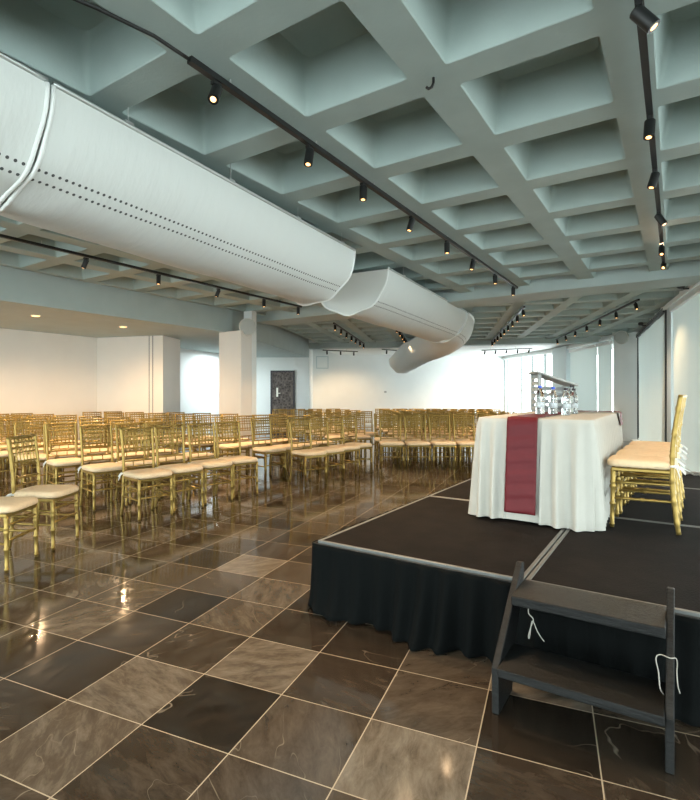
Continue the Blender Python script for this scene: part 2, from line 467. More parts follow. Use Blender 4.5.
# door in the recess
da, db = W(-1.58, 17.68), W(-.78, 17.66)
dv = Vector((db[0]-da[0], db[1]-da[1])).normalized(); dn = Vector((dv.y, -dv.x))
def on_door(s, z, out): return (da[0]+dv.x*s+dn.x*out, da[1]+dv.y*s+dn.y*out, z)
DM = Matrix(((dv.x, dn.x, 0, da[0]), (dv.y, dn.y, 0, da[1]), (0, 0, 1, 0), (0, 0, 0, 1)))
dr = sroot('door_1')
mb = MB(); mb.box(.05, .75, .0, .05, .02, 2.05, DM); mb.build('door_leaf', M['door'], dr)
mb = MB(); mb.box(-.01, .05, 0, .07, 0, 2.11, DM).box(.75, .81, 0, .07, 0, 2.11, DM).box(.05, .75, 0, .07, 2.05, 2.11, DM); mb.build('door_frame', M['dark'], dr)
mb = MB(); mb.box(.19, .25, .05, .075, 1.22, 1.52, DM); mb.tube([DM @ Vector((.22, .075, 1.34)), DM @ Vector((.22, .12, 1.34)), DM @ Vector((.33, .12, 1.34))], .012)
mb.build('door_handle', M['brass'], dr)

# ventilation grille on the end wall
ga = W(-.06, 22.42); gb = W(.46, 22.49)
gv = Vector((gb[0]-ga[0], gb[1]-ga[1])).normalized(); gn = Vector((gv.y, -gv.x))
GM = Matrix(((gv.x, gn.x, 0, ga[0]), (gv.y, gn.y, 0, ga[1]), (0, 0, 1, 0), (0, 0, 0, 1)))
t = thing('vent_grille', 'grey square vent grille high on the white end wall near the brown door', 'vent', (ga[0], ga[1], 2.45))
mb = MB(); mb.box(0, .54, 0, .03, 2.42, 2.46, GM).box(0, .54, 0, .03, 2.92, 2.96, GM).box(0, .04, 0, .03, 2.46, 2.92, GM).box(.5, .54, 0, .03, 2.46, 2.92, GM); mb.build('frame', M['pale_frame'], t)
mb = MB()
for i in range(9): mb.box(.04, .5, .004, .02, 2.475+i*.05, 2.500+i*.05, GM)
mb.build('slat', M['mesh'], t)
mb = MB(); mb.box(.04, .5, -.002, .003, 2.46, 2.92, GM); mb.build('backing', M['dark'], t)
t = tag(MB().box(-.05, .05, 0, .03, 1.38, 1.46, Matrix.Translation((*W(2.97, 22.75), 0)) @ Matrix.Rotation(HEAD+math.radians(8.0), 4, 'Z') @ Matrix.Rotation(PI, 4, 'Z')).build('wall_switch', M['grey_wood'], bevel=.005),
        'tiny grey switch box alone on the white end wall', 'switch')

# ------------------------------------------------------------------ facade with windows and blinds
F0 = Vector((6.58, 9.71)); FD = Vector((.41, .912)).normalized()
FD1 = Vector((.445, .896)).normalized()
def fpt(s): p = F0 + (FD1 if s > 0 else FD)*s; return W(p.x, p.y)
P2, P3, P4 = Vector((8.42, 14.7)), Vector((8.94, 19.65)), Vector((8.45, 23.55))
def f2(t): p = P2 + (P3-P2)*t; return W(p.x, p.y)
def f3(t): p = P3 + (P4-P3)*t; return W(p.x, p.y)
def frame_on(p, q):
    v = Vector((q[0]-p[0], q[1]-p[1])); L = v.length; v.normalize(); n = Vector((-v.y, v.x))
    return Matrix(((v.x, n.x, 0, p[0]), (v.y, n.y, 0, p[1]), (0, 0, 1, 0), (0, 0, 0, 1))), L      # local y points into the room
WN = [0]
def window(p, q, mull, z0=.08, z1=2.86, bar=.05, fm='pale_frame', head=True):
    """glazed bay from p (near) to q (far): frame, mullions and glass; room lies on the left of p->q"""
    WN[0] += 1
    r = sroot('window_%d' % WN[0]); Mx, L = frame_on(p, q)
    mb = MB(); mb.box(0, L, -.09, -.03, z0-.08, z0, Mx).box(0, L, -.09, -.03, z1, z1+.06, Mx)
    for s in mull: mb.box(s*L-bar/2, s*L+bar/2, -.09, -.03, z0, z1, Mx)
    mb.build('window_frame', M[fm], r)
    ms = sorted(mull)
    for a, b in zip(ms[:-1], ms[1:]):
        mb = MB(); mb.box(a*L+bar/2, b*L-bar/2, -.065, -.055, z0, z1, Mx); mb.build('pane', M['glass'], r)
    if head:
        mb = MB(); mb.box(0, L, -.16, 0, z1+.06, 3.37, Mx); struct(mb, 'wall_right_header', M['white_wall'])
    return Mx, L
def blind(p, q, label, z0, z1, off=.05, seed=0, folds=.012, rail=None, cass=True, group='white roller blinds along the window wall'):
    Mx, L = frame_on(p, q)
    rnd = random.Random(seed)
    loc = Mx @ Vector((L/2, off, z0))
    t = thing('roller_blind', label, 'blind', tuple(loc), group)
    ph = [rnd.uniform(0, 6.28) for _ in range(6)]
    rows = []
    NZ, NX = 18, 60
    for i in range(NZ+1):
        fz = i/NZ; z = z0 + (z1-z0)*fz
        row = []
        for k in range(NX+1):
            s = L*k/NX
            dn = folds*(1-fz*.75)*(math.sin(s*3.1+ph[0]+fz*1.3)+.6*math.sin(s*7.3+ph[1]-fz*2.2)+.4*math.sin(s*13+ph[2]+fz*3))
            row.append(Mx @ Vector((s, off+dn, z)))
        rows.append(row)
    mb = MB(); mb.grid(rows); mb.build('blind_fabric', M['blind'], t, smooth=True)
    mb = MB(); mb.tube([Mx @ Vector((0, off, z0)), Mx @ Vector((L, off, z0))], .014); mb.build('bottom_bar', M['pale_frame'], t)
    if cass:
        mb = MB(); mb.box(0, L, off-.04, off+.05, z1-.005, z1+.085, Mx); mb.build('cassette', M[rail or 'plaster_white'], t)
    return t
# near facet (same direction as the floor tiles)
S_PIER = 4.95
window(fpt(-13.5), fpt(-8.5), (0, .5, 1), fm='frame')
window(fpt(-8.5), fpt(-3.6), (0, .5, 1), fm='frame')
window(fpt(-3.6), fpt(0), (0, 1), fm='pale_frame')
mb = MB(); Mx, L = frame_on(fpt(-.40), fpt(.34)); mb.box(0, L, -.03, .05, 0, 2.9, Mx); struct(mb, 'column_mullion', M['pale_frame'])
window(fpt(0), fpt(S_PIER), (.0, .5, 1), fm='pale_frame')
blind(fpt(-3.45), fpt(-.55), 'wide pale blind at the right edge, behind the stage chair backs', .10, 2.76, seed=3)
tall = blind(fpt(.06), fpt(S_PIER-.02), 'pale blind hung from a dark rail between two dark uprights behind stage', .10, 2.84, off=.05, seed=4, folds=.022, rail='frame')
Mx, L = frame_on(fpt(.0), fpt(S_PIER+.05))
for s, w in ((0.03, .035), (L-.08, .05)):
    mb = MB(); mb.box(s-w/2, s+w/2, .02, .07, 0, 2.9, Mx); struct(mb, 'trim_2' if s < 1 else 'trim_3', M['frame'])
# pier with the corner, then the second facet
pp = [fpt(S_PIER+.08), fpt(S_PIER+.7), W(P2.x+.35, P2.y+.1), W(P2.x-.04, P2.y)]
mb = MB(); mb.prism(pp, 0, 3.36); struct(mb, 'column_right', M['white_wall'])
window(f2(0), f2(1), (0, .204, .657, .93, 1), fm='pale_frame', bar=.09)
blind(f2(.02), f2(.196), 'narrow pale blind between the round speaker pillar and a bright window gap', .05, 2.74, seed=5, folds=.006)
blind(f2(.215), f2(.645), 'pale blind left of the speaker pillar, above the bottles on the table', .05, 2.74, seed=6, folds=.006)
mb = MB(); Mx, L = frame_on(f2(.68), f2(.96)); mb.box(0, L, -.02, .12, 0, 3.0, Mx); struct(mb, 'column_window', M['pale_frame'])
window(f3(0), f3(1), (0, .17, .40, .62, .80, .93, 1), fm='pale_frame', bar=.12)
# cornice along the blinds
mb = MB()
for p, q in ((fpt(-13.5), fpt(0)), (fpt(0), fpt(S_PIER)), (f2(0), f2(1)), (f3(0), f3(1))):
    Mx, L = frame_on(p, q); mb.box(0, L, .0, .10, 2.87, 2.93, Mx); mb.box(0, L, 0, .03, 2.93, 3.0, Mx)
struct(mb, 'trim_4', M['white_wall'])
# low kerb at the foot of the near blinds
mb = MB()
for p, q in ((fpt(-13.5), fpt(0)), (fpt(0), fpt(S_PIER))):
    Mx, L = frame_on(p, q); mb.box(0, L, -.03, .22, 0, .07, Mx)
struct(mb, 'baseboard_right', M['white_wall'])

def speaker(name, base, d, label, reach, face, k):
    d = Vector(d).normalized(); base = Vector(base)
    t = thing(name, label, 'speaker', tuple(base), 'round wall speakers')
    c = base + d*reach
    s = Vector((0, 0, 1)).cross(d).normalized()
    f = Vector(face).normalized()
    MB().lathe([(a, b*k) for a, b in ((0, .05), (.15, .15), (.5, .21), (.92, .22), (1, .205))], c-f*.12, c+f*.07, 24).build('housing', M['speaker'], t, smooth=True, angle=40)
    MB().lathe([(a, b*k) for a, b in ((0, .2), (.6, .195), (1, .12))], c+f*.068, c+f*.085, 24).build('grille', M['mesh'], t, smooth=True, angle=40)
    MB().tube([base, base+d*reach*.5, c-f*.1], .028).build('bracket', M['speaker'], t, smooth=True)
    MB().lathe([(0, .07), (1, .07)], base, base+d*.02, 12).build('wall_plate', M['speaker'], t)
sp = W(8.52, 14.45); sc_ = W(8.05, 13.75)
speaker('wall_speaker', (sp[0], sp[1], 2.86), (sc_[0]-sp[0], sc_[1]-sp[1], -.05), 'round pale speaker bracketed high on the pillar between the window blinds', .72, W(-.75, -.65, -.12), .8)
speaker('wall_speaker', (-7.17, 7.965, 2.66), (.35, -1, 0), 'round cream speaker bracketed high on the beige column at left', .14, (.80, -.55, -.2), .8)

# ------------------------------------------------------------------ fabric ducts
R = .55
def dsec(c, dirv, r, n=26):
    """half-round section, flat side up, at centre c of the flat top"""
    s = Vector((dirv.y, -dirv.x, 0))     # to the right when looking along dirv
    return [c + s*(r*math.cos(PI*k/n)) - Vector((0, 0, r*math.sin(PI*k/n))) for k in range(n+1)]
def duct(label, pts, hangers, ripple=True, r=R, seed=0):
    pts = [Vector(p) for p in pts]
    t = thing('fabric_duct', label, 'air duct', tuple(pts[0]), 'white fabric air ducts under the ceiling')
    # resample
    path = [pts[0]]
    for a, b in zip(pts[:-1], pts[1:]):
        n = max(2, int((b-a).length/.08))
        path += [a + (b-a)*(k/n) for k in range(1, n+1)]
    rnd = random.Random(seed)
    phs = [rnd.uniform(0, 6.28) for _ in range(8)]
    total = sum((b-a).length for a, b in zip(path[:-1], path[1:]))
    rows, run, uv = [], 0, []
    N = 26
    for i, p in enumerate(path):
        a, b = path[max(i-4, 0)], path[min(i+4, len(path)-1)]
        d = (b-a); d.z = 0; d.normalize()
        if i: run += (p-path[i-1]).length
        e = min(run, total-run)
        sec = []
        for k, q in enumerate(dsec(p, d, r, N)):
            th = PI*k/N
            puck = .016*math.exp(-e/.22)*math.sin(th*9+phs[0]+run*6) + .004*math.sin(run*2.3+th*3+phs[1]) + .003*math.sin(run*5.1-th*6+phs[2])
            m = math.sin(th)
            out = (q-p).normalized()
            sec.append(q + out*puck*m)
            uv.append((run, r*th))
        rows.append(sec)
    mb = MB(); mb.grid(rows)
    nv = len(mb.v)
    # flat top and end caps belong to the same skin
    mb.add([rows[i][k] for i in range(len(rows)) for k in (0, N)], [(2*i, 2*i+1, 2*i+3, 2*i+2) for i in range(len(rows)-1)])
    uv += [(0, 5)]*(2*len(rows))
    for sec, fl in ((rows[0], False), (rows[-1], True)):
        c = (sec[0]+sec[N])/2
        mb.add([c]+sec, [((0, k+1, k+2) if fl else (0, k+2, k+1)) for k in range(N)])
        uv += [(0, 5)]*(N+2)
    mb.build('duct_skin', M['duct'], t, smooth=True, angle=50, uvf=lambda i: uv[i])
    for sec in (rows[0], rows[-1]):
        MB().tube([q + Vector((0, 0, 0)) for q in sec], .013, 6).build('piping', M['duct_trim'], t, smooth=True)
    for k in (0, N):
        MB().tube([rw[k] + Vector((0, 0, .012)) for rw in rows], .014, 6).build('edge_rail', M['steel'], t, smooth=True)
    run = 0; j = 0
    for i in range(1, len(path)):
        run += (path[i]-path[i-1]).length
        while j < len(hangers) and run >= hangers[j]:
            for k in ((0,) if j % 1 == 0 else (0,)):
                q = rows[i][k]
                mb = MB(); mb.tube([q, (q.x, q.y, 3.345)], .0035, 5)
                mb.box(q.x-.018, q.x+.018, q.y-.03, q.y+.03, q.z+.01, q.z+.03)
                mb.build('hanger', M['steel'], t)
            j += 1
    return t
DZ = 2.90
duct('short piece of white fabric duct cut by the upper left edge of the photo', [(-3.03, -1.3, DZ), (-3.246, 1.386, DZ)], [.5], seed=9)
duct('long white fabric duct with two dotted hole rows at upper left', [(-3.25, 1.42, DZ), (-3.54, 5.04, DZ)], [.45, 1.4, 2.4, 3.3], seed=1)
c0 = W(2.47, 10.55, DZ); 
duct('white fabric duct hanging in the middle, flat half-round end towards the camera', [(-3.60, 5.98, DZ), (-3.93, 10.0, DZ)], [.5, 1.5, 2.5, 3.5], seed=2)
def bez(a, b, c, n=14):
    a, b, c = Vector(a), Vector(b), Vector(c)
    return [(a*(1-t)**2 + b*2*t*(1-t) + c*t*t) for t in [k/n for k in range(n+1)]]
duct('white fabric duct bending away towards the far end wall', bez((-3.935, 10.06, DZ), (-4.15, 12.2, DZ-.02), W(3.1, 15.5, DZ-.12)) + [W(3.45, 21.0, DZ-.2)], [.6, 2.2, 4.2, 6.2], seed=3)

# ------------------------------------------------------------------ lighting tracks and spotlights
def warm_spot(name, p, d, power, parent, size=80, col=(1, .67, .38)):
    l = bpy.data.lights.new(name, 'SPOT'); l.energy = power; l.color = col; l.spot_size = math.radians(size); l.spot_blend = .7; l.shadow_soft_size = .03
    o = bpy.data.objects.new(name, l); COL.objects.link(o)
    o.rotation_euler = Vector(d).to_track_quat('-Z', 'Y').to_euler()
    o.parent = parent; o.location = Vector(p) - ORIGIN[parent.name]
    return o
def track(label, p, q, rods, cable=None, drop=.035):
    p, q = Vector(p), Vector(q)
    t = thing('lighting_track', label, 'lighting track', tuple(p), 'black ceiling tracks for spotlights')
    d = (q-p).normalized(); s = Vector((d.y, -d.x, 0))*.017
    mb = MB()
    for z0, z1, w in ((-.016, .016, 1),):
        vs = [p-s+Vector((0,0,z0)), p+s+Vector((0,0,z0)), p+s+Vector((0,0,z1)), p-s+Vector((0,0,z1)), q-s+Vector((0,0,z0)), q+s+Vector((0,0,z0)), q+s+Vector((0,0,z1)), q-s+Vector((0,0,z1))]
        mb.add(vs, [(0,1,2,3), (7,6,5,4), (0,4,5,1), (1,5,6,2), (2,6,7,3), (3,7,4,0)])
    mb.build('rail', M['black_metal'], t)
    L = (q-p).length
    for k in range(rods):
        c = p + d*(L*(k+.35)/rods)
        MB().tube([c, c+Vector((0, 0, drop+.02))], .006, 5).build('hanger', M['steel'], t)
    if cable:
        MB().tube([p]+[Vector(c) for c in cable], .010, 6).build('cable', M['black_metal'], t, smooth=True)
    return t
NS = [0]
def spot(base, aim, label, power, group, r=.030, L=.115):
    base = Vector(base); aim = Vector(aim).normalized()
    t = thing('track_spotlight', label, 'spotlight', tuple(base), group)
    piv = base + Vector((0, 0, -.055))
    MB().box(base.x-.014, base.x+.014, base.y-.03, base.y+.03, base.z-.03, base.z-.012).tube([base+Vector((0,0,-.025)), piv], .007, 6).build('adapter', M['black_metal'], t)
    a, b = piv - aim*.025, piv + aim*(L-.025)
    MB().lathe([(0, r*.86), (.05, r), (.93, r), (1, r*.97), (1, r*.84), (.94, r*.82)], a, b, 16).build('lamp_body', M['black_metal'], t, smooth=True, angle=35)
    MB().lathe([(0, r*.74), (.6, r*.72), (1, r*.4)], b-aim*.005, b+aim*.001, 14).build('lens', M['lens'], t, smooth=True)
    if power: warm_spot('spot_bulb', b + aim*.03, aim, power, t, 100)
    return t
TZ = 2.972
def rdir(i, lx, ly): 
    rnd = random.Random(i*13+5); return (lx+rnd.uniform(-.25, .25), ly+rnd.uniform(-.3, .3), -1)
PW = 115
track('long black track above the middle of the room, ending before the cross beam', (-2.03, 1.80, TZ), (-2.07, 8.56, TZ), 8, cable=[(-2.05, 1.6, 2.985), (-2.13, 1.35, 3.0), (-2.25, 1.0, 3.0), (-2.4, .2, 3.0)])
ORD = ['first', 'second', 'third', 'fourth', 'fifth', 'sixth', 'seventh', 'eighth', 'ninth', 'tenth', 'eleventh', 'twelfth']
AIM1 = [(.30, -.62), (.05, -.3), (.05, -.15), (-.2, -.22), (.05, -.1), (-.15, -.2), (.05, -.1), (0, -.05)]
for i, y in enumerate([1.99, 2.86, 3.60, 4.53, 5.46, 6.36, 7.33, 8.33]):
    spot((-2.03-.006*(y-1.8), y, TZ-.012), (AIM1[i][0], AIM1[i][1], -1), 'black spotlight, %s from the camera end of the long middle track' % ORD[i], PW, 'spotlights on the long middle track')
track('black track near the window side, running straight over the stage', (-.13, .2, TZ), (-.13, 8.0, TZ), 8)
for i, (y, ax, ay) in enumerate([(2.62, .75, .1), (3.72, -.05, -.25), (4.62, -.25, -.15), (5.7, .55, -.1), (6.95, 0, -.7), (7.85, 0, -1.6)]):
    spot((-.13, y, TZ-.012), (ax, ay, -1), 'black spotlight, %s from the top of photo on the stage track' % ORD[i], PW*.3, 'spotlights on the stage track')
track('black track at the left side, beneath the duct, beside the long beam', (-5.93, -.5, TZ), (-5.93, 8.05, TZ), 8)
for i, (y, ax, ay) in enumerate([(1.2, .2, .1), (3.62, -.35, -.25), (4.70, .1, -.1), (5.85, -.35, -.2), (6.95, .1, -.1), (7.95, 0, 0)]):
    if i == 0: continue
    spot((-5.93, y, TZ-.012), (ax, ay, -1), 'black spotlight, %s visible along the left side track' % ORD[i-1], PW*1.2, 'spotlights on the left side track')
def wing(u, v0, v1, n, label, glabel, skip=0, z=2.955):
    p, q = UV2(u, v0), UV2(u, v1)
    track(label, (*p, z), (*q, z), 5, drop=.04)
    for i in range(n):
        v = v0 + .15 + (v1-v0-.3)*i/(n-1)
        rnd = random.Random(n*17+i)
        spot((*UV2(u, v), z-.012), (rnd.uniform(-.05, .25), rnd.uniform(-.4, -.05), -1), 'tiny black spotlight, %s from the cross beam on %s' % (ORD[i], glabel), PW*.5, 'spotlights on ' + glabel)
wing(1.56, 10.55, 17.0, 9, 'far black track just right of the bending duct', 'far track beside the duct')
wing(3.40, 10.2, 16.9, 7, 'far black track closest to the pale blinds', 'far track beside the blinds')
wing(-2.42, 11.9, 16.9, 7, 'far black track closest to the brown door', 'far track near the door')
wing(-1.02, 12.6, 16.9, 6, 'far black track between the door side and the duct', 'far track left of the duct')
def endtrack(p, q, n, label, glabel):
    track(label, p, q, 2, drop=.09)
    p, q = Vector(p), Vector(q)
    for i in range(n):
        c = p + (q-p)*((i+.3)/(n-.4))
        spot(tuple(c+Vector((0, 0, -.012))), (*(Vector(W(.1*random.uniform(-1, 1), .75))), -1), 'tiny black spotlight, %s from the left on %s' % (ORD[i], glabel), PW*(.1 if 'duct' in glabel else .8), 'spotlights on ' + glabel)
endtrack(W(.2, 19.2, 2.94), W(1.55, 20.0, 2.95), 3, 'short black track by the end wall over the vent side', 'short end wall track at the vent')
endtrack(W(2.35, 18.9, 2.94), W(4.0, 20.2, 2.95), 3, 'short black track by the end wall behind the duct end', 'short end wall track at the duct')
endtrack(W(6.1, 19.3, 2.94), W(7.7, 18.6, 2.95), 5, 'short black track by the end wall at the bright windows', 'short end wall track at the windows')

# recessed downlights in the soffit
for x, y, lb in ((-8.5, 4.32, 'round glowing downlight in the low ceiling, farther left of the two'), (-8.53, 5.95, 'round glowing downlight in the low ceiling, nearer the beige pier')):
    t = thing('downlight', lb, 'ceiling light', (x, y, 2.56), 'recessed downlights in the low ceiling')
    MB().lathe([(0, .075), (.5, .075), (1, .062)], (x, y, 2.56), (x, y, 2.548), 20).build('trim_ring', M['plaster_white'], t, smooth=True, angle=30)
    MB().lathe([(0, .06), (1, .055)], (x, y, 2.549), (x, y, 2.544), 20).build('lamp', M['lens'], t)
    warm_spot('downlight_bulb', (x, y, 2.53), (0, 0, -1), 150, t, 165, (1, .66, .36))
for k, (x, y) in enumerate(((-9.6, .8), (-9.6, 2.6))):
    t = thing('downlight', 'recessed downlight in the low ceiling beyond the left edge, %s one' % ('nearer' if k == 0 else 'farther'), 'ceiling light', (x, y, 2.56), 'recessed downlights in the low ceiling')
    MB().lathe([(0, .075), (.5, .075), (1, .062)], (x, y, 2.56), (x, y, 2.548), 20).build('trim_ring', M['plaster_white'], t)
    MB().lathe([(0, .06), (1, .055)], (x, y, 2.549), (x, y, 2.544), 20).build('lamp', M['lens'], t)
    warm_spot('downlight_bulb', (x, y, 2.53), (0, 0, -1), 150, t, 165, (1, .66, .36))
l = bpy.data.lights.new('end_window_daylight', 'AREA'); l.energy = 300; l.color = (.88, .98, 1); l.shape = 'RECTANGLE'; l.size = 3.4; l.size_y = 2.6
o = bpy.data.objects.new('end_window_daylight', l); COL.objects.link(o)
_p = f3(.5); _in = Vector((W(-1, -.12)[0], W(-1, -.12)[1], 0)).normalized(); o.location = Vector((_p[0], _p[1], 1.5)) - _in*.6
o.rotation_euler = (_in + Vector((0, 0, .0))).to_track_quat('-Z', 'Z').to_euler()
l = bpy.data.lights.new('passage_fill_lamp', 'AREA'); l.energy = 90; l.color = (.86, .97, 1); l.size = .8  # added fill lamp without a fitting, hidden by the column, brightens the passage
o = bpy.data.objects.new('passage_fill_lamp', l); COL.objects.link(o); o.location = W(-2.42, 15.2, 2.5)
# hook under a rib crossing
t = MB(); t.tube([(-1.10, 2.72, 3.025), (-1.10, 2.72, 2.99), (-1.105, 2.71, 2.965), (-1.12, 2.70, 2.955), (-1.13, 2.69, 2.965)], .008, 6)
tag(t.build('ceiling_hook', M['black_metal'], smooth=True), 'small black hook under a crossing of the ceiling ribs', 'hook')
t = MB(); t.lathe([(0, .05), (.6, .05), (1, .035)], (-5.22, 2.85, 3.02), (-5.22, 2.85, 2.985), 14)
tag(t.build('ceiling_sensor', M['dark'], smooth=True, angle=40), 'small dark sensor under a ceiling rib at left below the duct', 'sensor')

# ------------------------------------------------------------------ gold chairs
def chair_proto(full=True, name='gold_chair', label='', group=''):
    t = thing(name, label, 'chair', (0, 0, 0), group)
    G = M['gold']
    ring = [(0, .0125), (.04, .0135), (.05, .017), (.065, .017), (.075, .0125), (.38, .0145), (.40, .019), (.42, .019), (.44, .0135), (.66, .0155), (.70, .020), (.725, .020), (.75, .014), (.77, .019), (.79, .019), (.81, .015), (.93, .017), (1, .017)]
    if not full: ring = [(0, .0125), (.39, .0145), (.41, .019), (.44, .0135), (.69, .0155), (.72, .020), (.76, .014), (1, .017)]
    n = 10 if full else 6
    for s in (-1, 1):
        MB().lathe(ring, (.172, s*.182, 0), (.165, s*.178, .395), n).build('leg', G, t, smooth=True)
        # rear leg runs up as the back post
        pts = [(-.205, s*.176, 0), (-.185, s*.173, .14), (-.172, s*.171, .28), (-.168, s*.170, .43), (-.174, s*.170, .58), (-.190, s*.172, .72), (-.217, s*.175, .905)]
        P, RR = [], []
        m = 8 if full else 3
        for i in range(len(pts)-1):
            a, b = Vector(pts[i]), Vector(pts[i+1])
            for k in range(m):
                f = k/m
                P.append(a+(b-a)*f); RR.append(.0145 if (not full or k not in (4,)) else .0185)
        P.append(Vector(pts[-1])); RR.append(.013)
        MB().tube(P, RR, n).build('leg', G, t, smooth=True)
    mb = MB()
    o = [(-.172, -.178), (.178, -.196), (.178, .196), (-.172, .178)]
    mb.prism(o, .384, .412); mb.build('seat_frame', G, t, bevel=.008 if full else 0)
    # cushion: soft rounded pad
    def pad(rf, z):
        out = []
        N = 32 if full else 20
        for k in range(N):
            a = 2*PI*k/N; c, s = math.cos(a), math.sin(a)
            e = 2/5.2
            x = .205*abs(c)**e*(1 if c > 0 else -1); y = .207*abs(s)**e*(1 if s > 0 else -1)
            w = 1 - .05*(.5 - x/.41)
            out.append((x*rf+.005, y*rf*w, z))
        return out
    rows = [pad(.90, .413), pad(.985, .420), pad(1.0, .436), pad(.985, .452), pad(.93, .462), pad(.75, .468), pad(.4, .471)]
    mb = MB(); mb.grid(rows, closed=True)
    nn = len(rows[0]); mb.f.append(tuple(range(nn))[::-1]); mb.f.append(tuple((len(rows)-1)*nn+k for k in range(nn)))
    cu = mb.build('cushion', M['cushion'], t, smooth=True)
    if full:
        for s in (-1, 1):
            mb = MB()
            x, y = -.185, s*.172
            for dx, dy, dz in ((-.055, s*.02, -.045), (-.025, s*.035, -.075)):
                mb.grid([[(x, y, .434), (x+dx*.5, y+dy*.5+.004, .434+dz*.25), (x+dx, y+dy, .434+dz)], [(x, y, .450), (x+dx*.5, y+dy*.5, .452+dz*.2), (x+dx*1.05, y+dy, .454+dz)]])
            mb.tube([(-.15, s*.165, .438), (-.168, s*.192, .440), (-.192, s*.172, .440), (-.17, s*.152, .440)], .006, 6)
            mb.build('tie', M['ribbon'], cu, solid=.003)
    # backrest: rails and spindles
    def back_x(z):
        for i in range(6):
            zs = (.43, .58, .72, .905); xs = (-.168, -.174, -.190, -.217)
        for (z0, x0), (z1, x1) in zip(list(zip(zs, xs))[:-1], list(zip(zs, xs))[1:]):
            if z <= z1: return x0+(x1-x0)*(z-z0)/(z1-z0)
        return xs[-1]
    mb = MB()
    rails = [(.892, .012), (.850, .008), (.808, .008), (.766, .007), (.690, .009), (.655, .008), (.560, .010), (.500, .008)]
    for z, r in rails:
        x = back_x(z); w = .172
        if full: mb.tube([(x, -w, z), (x-.006, -w*.5, z+.001), (x-.008, 0, z+.002), (x-.006, w*.5, z+.001), (x, w, z)], [r*.85, r, r*1.15, r, r*.85], 8)
        else: mb.tube([(x, -w, z), (x-.007, 0, z+.001), (x, w, z)], r, 5)
    ns = 7
    for k in range(ns):
        y = -.135 + .27*k/(ns-1)
        zt, zb = .892, .655
        if full: mb.lathe([(0, .005), (.16, .009), (.22, .006), (.5, .0085), (.72, .006), (.82, .009), (1, .005)], (back_x(zb)-.005, y, zb), (back_x(zt)-.006, y, zt), 6)
        else: mb.tube([(back_x(zb)-.005, y, zb), (back_x(zt)-.006, y, zt)], .0065, 4, caps=False)
    for k in range(2):
        y = -.06+.12*k
        mb.tube([(back_x(.500)-.005, y, .500), (back_x(.56)-.005, y, .56)], .006, 5)
    mb.build('backrest', G, t, smooth=True)
    # stretchers
    sp = []
    for s in (-1, 1):
        for z in (.20, .31): sp.append(((.169, s*.180, z), (-.176, s*.172, z+.005)))
    for z in (.22, .33): sp.append(((.169, -.180, z), (.169, .180, z)))
    sp.append(((-.178, -.172, .235), (-.178, .172, .235)))
    if full:
        for a, b in sp: MB().lathe([(0, .0085), (.3, .010), (.46, .010), (.48, .0135), (.52, .0135), (.54, .010), (.7, .010), (1, .0085)], a, b, 8).build('stretcher', G, t, smooth=True)
    else:
        for a, b in sp[:1]+sp[2:3]+sp[4:5]: MB().lathe([(0, .009), (1, .009)], a, b, 4).build('stretcher', G, t, smooth=True)
    return t

CHAIRS = []
near = chair_proto(True, label='gold spindle chair, nearest the camera in the front row at far left', group='gold chairs of the audience')
far = chair_proto(False, label='x', group='gold chairs of the audience')
used = {'near': False, 'far': False}
def put(x, y, fx, fy, label, group, z=0, scale=1.02, jit=True):
    rz = math.atan2(fy, fx)
    if jit:
        rz += random.uniform(-.045, .045); x += random.uniform(-.012, .012); y += random.uniform(-.012, .012)
    d = math.hypot(x, y)
    key = 'near' if d < 7.3 else 'far'
    src = near if key == 'near' else far
    if not used[key]:
        used[key] = True
        src.location = (x, y, z); src.rotation_euler = (0, 0, rz); src.scale = (scale,)*3
        tag(src, label, None, group); CHAIRS.append(src); return
    # copies come from the parts of the prototype
    CHAIRS.append(copy_thing(src, (x, y, z), rz, label, group, scale))

def block(nm, start, rowdir, backdir, counts, pitch, rowgap, face, where, group):
    rd, bd = Vector(rowdir).normalized(), Vector(backdir).normalized()
    for r, (k0, k1) in enumerate(counts):
        for k in range(k0, k1):
            p = Vector(start) + rd*pitch*k + bd*rowgap*r
            seat = ORD[k-k0]
            rowtxt = 'front row' if r == 0 else ORD[r] + ' row'
            put(p.x, p.y, face[0], face[1], 'gold chair, %s from the %s in the %s, %s' % (seat, 'camera' if nm in 'bc' else 'left', rowtxt, where), group)
put(-4.19, 1.86, .84, .54, 'gold chair cut by the left edge of the photo, nearest the camera', 'gold chairs of the audience', jit=False)
put(-4.45, 2.35, .86, .50, 'gold chair whose whole cushion shows, second from the left edge at front', 'gold chairs of the audience', jit=False)
block('b', (-4.60, 3.50), (-.02, 1), (-1, .02), [(0, 4)]*8, .465, .80, (.985, -.17), 'block before the beige wall', 'chairs of the block before the beige wall')
block('c', (-4.35, 6.10), (0, 1), (-1, .02), [(0, 4), (0, 4), (0, 4), (0, 3), (0, 3), (0, 3), (0, 2), (0, 2)], .455, .78, (.96, -.28), 'block before the white column', 'chairs of the block before the white column')
block('d', (-5.50, 8.62), (.64, .77), (-.77, .64), [(0, 2), (0, 3), (0, 3), (-1, 3), (-1, 3)], .47, .74, (.77, -.64), 'block before the brown door', 'chairs of the block before the brown door')
block('e', (-4.05, 8.12), (.82, .57), (-.57, .82), [(0, 6), (0, 6), (1, 7), (1, 7), (1, 7), (1, 8), (1, 8)], .44, .72, (.57, -.82), 'block before the white end wall', 'chairs of the block before the white end wall')

